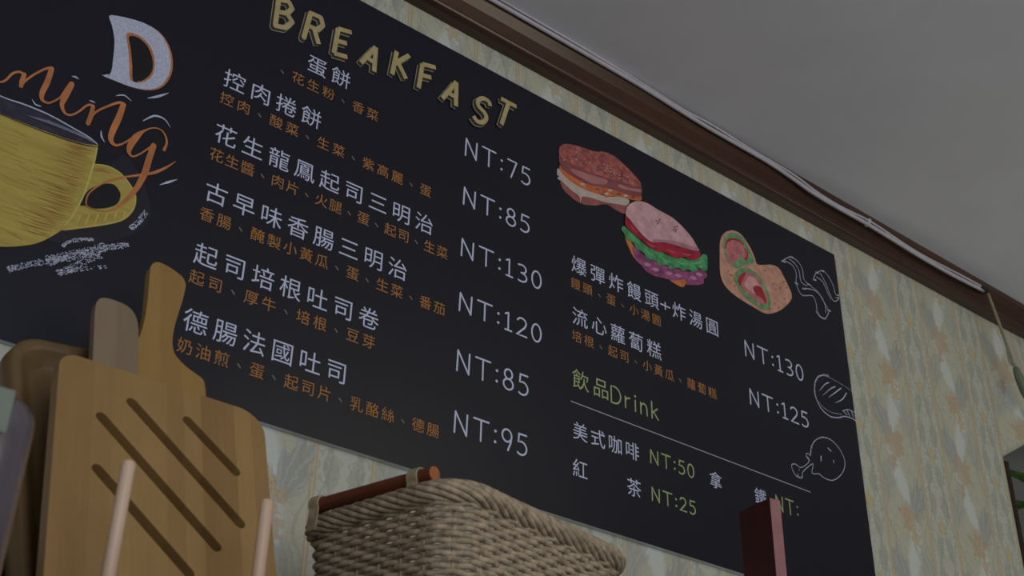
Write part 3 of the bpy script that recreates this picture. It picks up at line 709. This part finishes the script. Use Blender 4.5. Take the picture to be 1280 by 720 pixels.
for p, wd in (([(632, 111), (602, 105), (578, 120), (568, 160), (576, 210), (602, 260), (640, 290), (680, 296), (702, 290), (735, 298), (755, 312)], 2.0), ([(630, 112), (680, 140), (718, 163), (742, 184)], 0.8), ([(590, 176), (614, 147), (632, 138)], [.6, 2, 2.4]), ([(606, 195), (640, 166), (660, 157)], [.6, 2, 2.6]),
              ([(630, 206), (662, 182), (686, 164)], [.6, 2.2, 2.6]), ([(660, 229), (692, 214), (711, 185)], [.6, 2.4, 2]), ([(694, 266), (720, 260), (752, 276)], 1.6), ([(698, 268), (714, 284)], 2), ([(714, 264), (726, 290)], 2), ([(732, 266), (742, 295)], 2), ([(580, 220), (606, 250), (642, 272), (690, 282)], .9)):
    d.stroke(p, wd, P_chalk)
d.flecks([(570, 200), (568, 150), (580, 116), (604, 104), (630, 108)], 4.5, 60, P_chalk, 1.0); d.flecks([(602, 262), (640, 292), (690, 294)], 3, 40, P_chalk, .9)
d.done('chop_drawing')
d = Draw().src(860, 440, 3.6)
for p, wd in (([(549, 466), (555, 425), (575, 396), (606, 385), (642, 396), (676, 430), (700, 474), (705, 512), (690, 550), (654, 577), (618, 570), (588, 548)], 1.4), ([(550, 468), (536, 456), (530, 468), (544, 492), (510, 520), (482, 505), (466, 508), (470, 532), (488, 560), (512, 566), (516, 540), (548, 510), (562, 506), (558, 545), (590, 548)], 1.3),
              ([(628, 432), (642, 446)], 2.2), ([(597, 470), (597, 490)], 2.4), ([(653, 488), (655, 499)], 2)): d.stroke(p, wd, P_chalk)
d.flecks([(550, 460), (556, 422), (576, 394), (606, 384), (640, 394)], 3.6, 60, P_chalk, .9); d.flecks([(532, 470), (546, 492)], 5, 24, P_chalk, .8); d.flecks([(500, 524), (490, 555), (512, 562)], 3, 30, P_chalk, .8)
d.done('drumstick_drawing')

# ------------------------------------------------------------------ white cable along the moulding
M_cable = mat('white_cable', C(138, 134, 140), 0.5, 0.05, 30)
M_clip = mat('white_clip', C(140, 142, 138), 0.5, 0.05, 30)
M_black = mat('black_clip', C(26, 25, 23), 0.5, 0.05, 30)
cable = empty('cable', (1.5, -0.05, 2.72), 'white cable running along the dark brown ceiling moulding and sagging towards the right', 'cable')
cp = [(-1.9, 2.728), (0.0, 2.728), (0.9, 2.727), (1.497, 2.7255), (1.686, 2.7185), (1.762, 2.716), (1.865, 2.7155), (1.972, 2.715), (2.058, 2.708), (2.134, 2.699), (2.239, 2.697), (2.336, 2.698), (2.434, 2.695), (2.561, 2.690), (2.696, 2.690), (2.835, 2.696)]
pth = [Vector((q.x, -0.046, q.y)) for q in catmull(cp, 6)]
off = Vector((-1.5, 0.05, -2.72))
tube('cable_sheath', [p + off for p in pth], 0.0048, M_cable, cable)
tube('cable_strand', [p + off + Vector((0, -0.004, 0.0062 - 0.003 * math.sin(i * .35))) for i, p in enumerate(pth)], 0.0028, M_cable, cable, 8)
cl = box('clip', -0.004, 0.004, -0.006, 0.008, -0.006, 0.016, M_clip, cable, 0.0015); cl.location = Vector((2.343, -0.046, 2.700)) + off; cl.rotation_euler = (0, R(25), 0); tag(cl, 'small white cable clip')
cl = box('clip', -0.020, 0.012, -0.008, 0.008, -0.006, 0.006, M_black, cable, 0.0015); cl.location = Vector((2.838, -0.046, 2.700)) + off; tag(cl, 'black cable clip at the end')

M_cord = mat('khaki_cord', C(100, 98, 80), 0.7, 0.1, 120)
M_toggle = mat('grey_green_plastic', C(74, 80, 68), 0.5, 0.1, 40)
c0 = at(1235, 367, -0.056); c1 = at(1251, 410, -0.058); c2 = at(1264, 447, -0.06); c3 = at(1269, 459, -0.06); c4 = at(1282, 492, -0.06)
cord = empty('pull_cord', c0, 'khaki pull cord with a grey-green toggle, hanging from the moulding at far right', 'pull cord')  # plain hanging cord with a toggle, no switch on it
tube('cord_line', [q - c0 for q in catmull([c0, c1, c2, c3], 6)], 0.0042, M_cord, cord, 8)
lp = [at(1259, 436, -0.06), at(1260.5, 447, -0.06), at(1263, 454, -0.06), at(1267, 458, -0.06)]
tube('cord_loop', [q - c0 for q in catmull(lp, 6)], 0.0022, M_cord, cord, 8)
ax = [c3.lerp(c4, t) for t in (0, 0.12, 0.4, 0.8, 1, 1.3)]
tube('toggle', [q - c0 for q in ax], [0.006, 0.0095, 0.012, 0.012, 0.011, 0.007], M_toggle, cord, 12)

# ------------------------------------------------------------------ kitchen things on the ledge
LZ = 1.17; LB = LZ + 0.001
TL = math.tan(R(20))
def lean_pt(px, py, off):                       # photo pixel on a plane leaning back 20 degrees; off = distance behind the front chopping board
    d = RT * ((px - 640) / F) + UP * (-(py - 360) / F) + FW
    y0, z0 = -0.28 + off, 1.56                   # plane: y = y0 - (z0 - z) * TL
    t = (y0 - (z0 - EYE.z) * TL - EYE.y) / (d.y - d.z * TL)
    q = EYE + d * t
    return q.x, (q.z - LB) / math.cos(R(20))     # local x and distance up the board from the ledge
def lean_root(name, off, label, cat, xo):
    o = empty(name, (xo, -0.28 + off - (1.56 - LB) * TL, LB), label, cat); o.rotation_euler = (R(-20), 0, 0)
    return o
M_bam = bamboo('pale_bamboo', C(119, 94, 57), C(86, 61, 34))
M_bam2 = bamboo('amber_bamboo', C(120, 94, 52), C(96, 70, 36), 0.03)
M_tray = bamboo('dark_walnut', C(84, 66, 42), C(50, 36, 22), 0.035, 0.35)
M_grey = bamboo('grey_beech', C(106, 92, 74), C(80, 64, 52), 0.05)
M_beech = bamboo('pale_beech', C(164, 142, 124), C(140, 114, 94), 0.01)

xl = lean_pt(73, 470, 0)[0]; xr = lean_pt(333.5, 570, 0)[0]; ht = lean_pt(205, 479, 0)[1]
xo = (xl + xr) / 2
front = lean_root('chopping_board', 0, 'large pale bamboo chopping board with diagonal slots, standing in front of the other boards', 'chopping board', xo)
holes = []
for p, q in (((165, 503), (300, 654)), ((127, 521), (270, 683)), ((122, 586), (236, 716)), ((235, 526), (294, 589))):
    a_ = Vector(lean_pt(*p, 0)); b_ = Vector(lean_pt(*q, 0)); t = (b_ - a_).normalized(); nn = Vector((-t.y, t.x)); r = 0.0066; hl = []
    for k_ in range(9): an = PI / 2 + PI * k_ / 8; g = a_ + (t * math.cos(an) + nn * math.sin(an)) * r; hl.append((g.x - xo, g.y))
    for k_ in range(9): an = -PI / 2 + PI * k_ / 8; g = b_ + (t * math.cos(an) + nn * math.sin(an)) * r; hl.append((g.x - xo, g.y))
    holes.append(hl)
plate('slotted_board', rrect(xl - xo, xr - xo, 0, ht, [0.035, 0.022, 0.03, 0.03]), holes, 0.019, M_bam, front, 0.0022)

# grey paddle handle behind the front board
OFF = 0.032
hp = [lean_pt(x, y, OFF) for x, y in ((119, 385), (123, 377), (134, 374.5), (148, 377), (160, 383), (169, 392), (173, 402), (172.5, 420), (166, 455))]
gx = (hp[0][0] + hp[6][0]) / 2
wh = (hp[6][0] - hp[0][0]) / 2; topz = max(q[1] for q in hp)
outl = [(wh, 0.30), (wh * 1.02, 0.36), (wh * 1.02, topz - 0.07), (wh * 1.0, topz - 0.036), (wh * 0.9, topz - 0.018), (wh * 0.66, topz - 0.006), (wh * 0.3, topz - 0.001), (-wh * 0.1, topz), (-wh * 0.5, topz - 0.001), (-wh * 0.8, topz - 0.006), (-wh * 0.95, topz - 0.016), (-wh, topz - 0.034), (-wh, topz - 0.07), (-wh, 0.36), (-wh, 0.30), (-wh * 1.15, 0.26), (-0.055, 0.20), (-0.06, 0.05), (-0.045, 0), (0.045, 0), (0.06, 0.05), (0.055, 0.20), (wh * 1.15, 0.26)]
gp = lean_root('wooden_spatula', OFF, 'greyish wooden spatula with a wide rounded handle, left of the amber paddle board', 'paddle', gx)
plate('paddle_blade', [(q.x, q.y) for q in catmull(outl, 4, True)], [], 0.012, M_grey, gp, 0.003)

# amber paddle board with a handle
OFF = 0.050
L_ = lambda x, y: lean_pt(x, y, OFF)
outl = [L_(x, y) for x, y in ((178, 410), (184, 380), (187, 345), (189, 332), (195, 327.5), (203, 329), (217, 337), (228, 346), (232, 354), (231.5, 362), (227, 380), (220, 402), (216, 422), (217, 438), (223, 448), (234, 459), (247, 468.5), (254, 474.5), (256.5, 484))]
ax_ = outl[-1][0] - 0.062
zlow = outl[-1][1]
body = [(outl[-1][0] + 0.001, zlow - 0.05), (outl[-1][0] + 0.001, 0.03), (outl[-1][0] - 0.02, 0.0), (ax_ - 0.045, 0.0), (ax_ - 0.063, 0.03), (ax_ - 0.064, zlow - 0.03), (ax_ - 0.060, zlow), (ax_ - 0.048, zlow + 0.022), (outl[0][0] - 0.010, zlow + 0.034)]
outl2 = outl + body
px0 = ax_
pd = lean_root('paddle_board', OFF, 'amber wooden paddle board with a long rounded handle, behind the slotted chopping board', 'chopping board', px0)
plate('paddle_body', [(q.x - px0, q.y) for q in catmull(outl2, 3, True)], [], 0.014, M_bam2, pd, 0.004)

# dark tray, tilted, with a raised rim
tx, tz = lean_pt(40, 428, 0.108)
tray = lean_root('wooden_tray', 0.108, 'dark brown wooden tray with a raised rounded rim, leaning at far left behind the boards', 'tray', tx + 0.117)
tray.rotation_euler = (R(-20), R(-7), 0)
tray.location.z += 0.022; tray.location.x += 0.008
W_, H_ = 0.112, 0.475
ring = []; nv = []
def tl(inset, y, r): return [(x, y, z) for x, z in rrect(-W_ + inset, W_ - inset, inset, H_ - inset, r, 8)]
rings = [tl(0, 0.0, .045), tl(0.004, -0.020, .042), tl(0.012, -0.024, .036), tl(0.020, -0.018, .03), tl(0.030, -0.002, .024), tl(0.036, 0.0, .02)]
back = [tl(0.0, 0.006, .045)]
al = back + rings; n_ = len(al[0]); v = [p for lp_ in al for p in lp_]; f = []
for i in range(len(al) - 1):
    for j in range(n_): f.append((i * n_ + j, i * n_ + (j + 1) % n_, (i + 1) * n_ + (j + 1) % n_, (i + 1) * n_ + j))
f.append(tuple(range(n_))); f.append(tuple((len(al) - 1) * n_ + j for j in range(n_))[::-1])
to = mesh('tray_body', v, f, M_tray, tray)
bm = bmesh.new(); bm.from_mesh(to.data); bmesh.ops.recalc_face_normals(bm, faces=bm.faces); bm.to_mesh(to.data); bm.free()
to.data.shade_smooth()

# dowel rack: two rails, a front row of pegs, a back row that carries the leaning boards
YF = -0.462
g0 = at(162, 574, YF); g1 = at(334, 627, YF); pz = (g0.z + g1.z) / 2; sp_ = g1.x - g0.x
rack = empty('dowel_rack', (g0.x, YF, LZ), 'pale wooden dowel rack with thin round pegs in front of the slotted board', 'rack')
box('rail', -0.066, sp_ + 0.06, -0.012, 0.012, 0.0, 0.018, M_beech, rack, 0.003)
for xx in (-0.055, sp_ + 0.045): box('foot', xx - 0.010, xx + 0.010, -0.040, 0.018, 0.0, 0.012, M_beech, rack, 0.003)
for i, xx in enumerate((0.0, sp_)):
    hh = pz - LZ; tube('peg', [(xx, 0, 0.016), (xx, 0, hh - 0.004), (xx, 0, hh - 0.001), (xx, 0, hh)], [0.0068, 0.0068, 0.0058, 0.003], M_beech, rack, 16)

# clear plastic container at far left
def plastic():
    m, nt, b = new_mat('clear_plastic')
    n = noise(nt, coord(nt, (1, 1, 0.1)), 14, 2)
    nt.links.new(mixc(nt, n.outputs[0], (0.60, 0.55, 0.62, 1), (0.42, 0.38, 0.45, 1)), b.inputs['Base Color'])
    b.inputs['Roughness'].default_value = 0.16; b.inputs['Transmission Weight'].default_value = 0.86; b.inputs['IOR'].default_value = 1.25
    b.inputs['Specular IOR Level'].default_value = 0.6
    return m
M_plas = plastic()
j1 = at(62, 517, -0.572)
jx = j1.x - 0.085
jug = empty('plastic_container', (jx, -0.505, LZ), 'clear violet-tinted plastic container in front of the dark tray at far left', 'container')
jh = j1.z + 0.006 - LZ
prof = [(0.068, 0.0), (0.080, 0.006), (0.084, 0.03), (0.0845, jh - 0.022), (0.083, jh - 0.010), (0.078, jh - 0.003), (0.070, jh), (0.066, jh - 0.002), (0.070, jh - 0.006), (0.0785, jh - 0.016), (0.0805, jh - 0.03), (0.080, 0.03), (0.07, 0.008), (0.0, 0.006)]
seg = 40; v = []; f = []
def sq(r, a): # rounded-square section
    c_, s_ = math.cos(a), math.sin(a); e = 0.55
    return (r * math.copysign(abs(c_) ** e, c_), r * math.copysign(abs(s_) ** e, s_))
for r, z in prof:
    for k_ in range(seg): x, y = sq(r, 2 * PI * k_ / seg); v.append((x, y, z))
for i in range(len(prof) - 1):
    for k_ in range(seg): f.append((i * seg + k_, i * seg + (k_ + 1) % seg, (i + 1) * seg + (k_ + 1) % seg, (i + 1) * seg + k_))
f.append(tuple(range(seg))[::-1])
mesh('container_body', v, f, M_plas, jug, True)
M_refl = mat('pale_reflection', C(88, 92, 84), 0.8, 0.05, 20)  # reflection on the container, put in as a flat pale patch
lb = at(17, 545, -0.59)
refl = box('reflection_patch', -0.06, lb.x - jx - 0.007, -0.0868, -0.0858, lb.z - LZ, jh - 0.004, M_refl, jug); tag(refl, 'pale patch standing for a reflection')

# wicker basket with a red-brown stick handle lashed to its left rim
M_wick = mat('wicker', C(124, 110, 92), 0.6, 0.25, 90, (1, 1, 1), bump=0.3)
M_stick = mat('red_brown_wood', C(74, 36, 22), 0.4, 0.2, 40, (1, 0.1, 1), spec=0.4)
M_end = mat('orange_end_grain', C(124, 74, 40), 0.6, 0.12, 120)
RIMZ = 1.480
RA = R(12); ex = Vector((math.cos(RA), math.sin(RA), 0)); ey = Vector((-math.sin(RA), math.cos(RA), 0))
corner = Vector((0.835, -0.437, 0))
BW, BD, BR = 0.36, 0.27, 0.05
cen = corner + ex * (BW / 2) + ey * (BD / 2)
bk = empty('wicker_basket', (cen.x, cen.y, LZ), 'woven wicker basket with a braided rim and a red-brown stick handle, below the menu board', 'basket', rz=RA)
def loop(scale, n=120):
    hw, hd = BW / 2 * scale, BD / 2 * scale; pts = rrect(-hw, hw, -hd, hd, BR * scale, 12)
    P = [Vector(p) for p in pts]; P.append(P[0]); Ls = [0]
    for i in range(1, len(P)): Ls.append(Ls[-1] + (P[i] - P[i - 1]).length)
    out = []
    for k_ in range(n):
        s = Ls[-1] * k_ / n; i = max(j for j in range(len(Ls)) if Ls[j] <= s + 1e-12); i = min(i, len(P) - 2)
        t = (s - Ls[i]) / max(1e-9, Ls[i + 1] - Ls[i]); out.append(P[i].lerp(P[i + 1], t))
    return out
HB = RIMZ - LZ; mb = MB(); NS = 120
rows = 40
for r_ in range(rows):
    t = r_ / (rows - 1); sc = 0.80 + 0.19 * t; lp_ = loop(sc, NS); z = 0.006 + t * (HB - 0.02)
    path = []
    for k_, p in enumerate(lp_):
        nrm = (lp_[(k_ + 1) % NS] - lp_[k_ - 1]).normalized(); nrm = Vector((nrm.y, -nrm.x))
        o_ = 0.0032 * math.cos(PI * k_ / 2 + PI * (r_ % 2)); q = p + nrm * o_; path.append((q.x, q.y, z))
    mb.add(tube_vf(path, 0.0042, 6, True))
mb.build('woven_wall', M_wick, bk, True)
mb = MB()
for k_ in range(0, NS, 4):
    pts = []
    for t in (0, .5, 1): p = loop(0.80 + 0.19 * t, NS)[k_]; pts.append((p.x, p.y, 0.004 + t * (HB - 0.01)))
    mb.add(tube_vf(pts, 0.0028, 6))
mb.build('stakes', M_wick, bk, True)
box('base', -BW * .39, BW * .39, -BD * .39, BD * .39, 0.0, 0.006, M_wick, bk)
mb = MB(); N2 = 480; lp_ = loop(1.0, N2); turns = -7; ns = 9        # braided border: strands spiralling round the rim
for s_ in range(ns):
    path = []
    for k_, p in enumerate(lp_):
        nrm = (lp_[(k_ + 1) % N2] - lp_[k_ - 1]).normalized(); nrm = Vector((nrm.y, -nrm.x)); an = 2 * PI * (turns * k_ / N2 + s_ / ns)
        q = p + nrm * (0.0108 * math.cos(an)); path.append((q.x, q.y, HB + 0.0108 * math.sin(an)))
    mb.add(tube_vf(path, 0.0042, 7, True))
mb.build('braided_rim', M_wick, bk, True)
def atz(px, py, z):
    d = RT * ((px - 640) / F) + UP * (-(py - 360) / F) + FW; t = (z - EYE.z) / d.z; return EYE + d * t
inv = Matrix.Rotation(-RA, 4, 'Z') @ Matrix.Translation((-cen.x, -cen.y, -LZ))
p1 = atz(392, 634, 1.505); p2 = atz(544, 592, 1.505)
a_ = inv @ p1; b_ = inv @ p2; dr = (b_ - a_).normalized()
st = MB(); st.add(tube_vf([a_, b_ - dr * 0.0015], 0.0096, 16)); st.add(tube_vf([b_ - dr * 0.0016, b_, b_ + dr * 0.0003], [0.0096, 0.0090, 0.007], 16), 1)
stick = st.build('stick_handle', [M_stick, M_end], bk, False)
M_lash = mat('lashing', C(118, 105, 82), 0.6, 0.15, 80)
for t in (0.05, 0.86):
    c_ = a_.lerp(b_, t); mb = MB(); sd = dr.cross(Vector((0, 0, 1))).normalized()
    for k_ in range(-3, 4):
        path = []
        for i in range(17):
            an = R(-40 + 260 * i / 16); path.append(c_ + dr * (k_ * 0.0024) + sd * (0.0113 * math.cos(an)) + Vector((0, 0, 0.0113 * math.sin(an))))
        path = [path[0] + Vector((0, 0, -0.03)) + sd * 0.002] + path + [path[-1] + Vector((0, 0, -0.03)) - sd * 0.002]
        mb.add(tube_vf(path, 0.0015, 6))
    mb.build('lashing', M_lash, stick, True)

# slim red box at the bottom edge, right of the basket
M_red = mat('dark_red_card', C(52, 20, 22), 0.5, 0.1, 30)
M_pink = mat('pink_card', C(112, 76, 78), 0.6, 0.08, 30)
rp = at(962, 622, -0.42)
rb = mesh('red_box', *box_vf(0, 0.021, 0, 0.07, 0, rp.z - LZ), [M_red, M_pink], None, mi=[0, 1, 1, 0, 0, 0])
rb.location = (rp.x, -0.42, LZ); rb.rotation_euler = (0, 0, R(-7)); bev(rb, 0.001)
tag(rb, 'slim dark red box with a pink narrow side, standing below the drinks list', 'box')

# leafy plant hanging in the side room, one leaf tip in view
M_leaf = mat('green_leaf', C(70, 104, 44), 0.5, 0.2, 30)
M_pot = mat('white_pot', (0.6, 0.6, 0.57, 1), 0.5, 0.05, 10)
lt = at(1267, 589, 0.3)
pc = Vector((lt.x + 0.42, 0.32, lt.z - 0.16))
pl = empty('hanging_plant', (pc.x, pc.y, pc.z), 'green leafy plant hanging beyond the opening at the far right edge', 'plant')
pp = [(0.0, 0.0), (0.06, 0.0), (0.085, 0.11), (0.09, 0.12), (0.08, 0.12), (0.075, 0.10), (0, 0.10)]
v = []; f = []
for r, z in pp:
    for k_ in range(20): v.append((r * math.cos(2 * PI * k_ / 20), r * math.sin(2 * PI * k_ / 20), z))
for i in range(len(pp) - 1):
    for k_ in range(20): f.append((i * 20 + k_, i * 20 + (k_ + 1) % 20, (i + 1) * 20 + (k_ + 1) % 20, (i + 1) * 20 + k_))
mesh('pot', v, f, M_pot, pl, True)
tube('hanger', [(0, 0, 0.10), (0, 0, CZ - pc.z)], 0.003, M_cord, pl, 6)
def leaf(name, ang, ln, z1, wd):
    v = []; f = []; n = 12
    for i in range(n + 1):
        t = i / n; r = 0.03 + ln * t; z = 0.11 + z1 * math.sin(t * PI * 0.62) ; wv = wd * math.sin(PI * min(1, t * 0.97 + 0.03)) ** 0.8
        for s_ in (-1, 0, 1): v.append((r * math.cos(ang) - s_ * wv * math.sin(ang), r * math.sin(ang) + s_ * wv * math.cos(ang), z + (0.012 if s_ else 0) * (wv / wd)))
    for i in range(n):
        for s_ in (0, 1): f.append((i * 3 + s_, i * 3 + s_ + 1, i * 3 + s_ + 4, i * 3 + s_ + 3))
    o = mesh(name, v, f, M_leaf, pl, True); so = o.modifiers.new('thick', 'SOLIDIFY'); so.thickness = 0.0012
tipz = 0.05 / math.sin(PI * 0.62)
leaf('leaf', PI + 0.04, 0.385, tipz, 0.016)
for i in range(8): leaf('leaf', 0.7 * i - 2.3, 0.28 + 0.04 * (i % 3), 0.10 + 0.05 * (i % 2), 0.02)
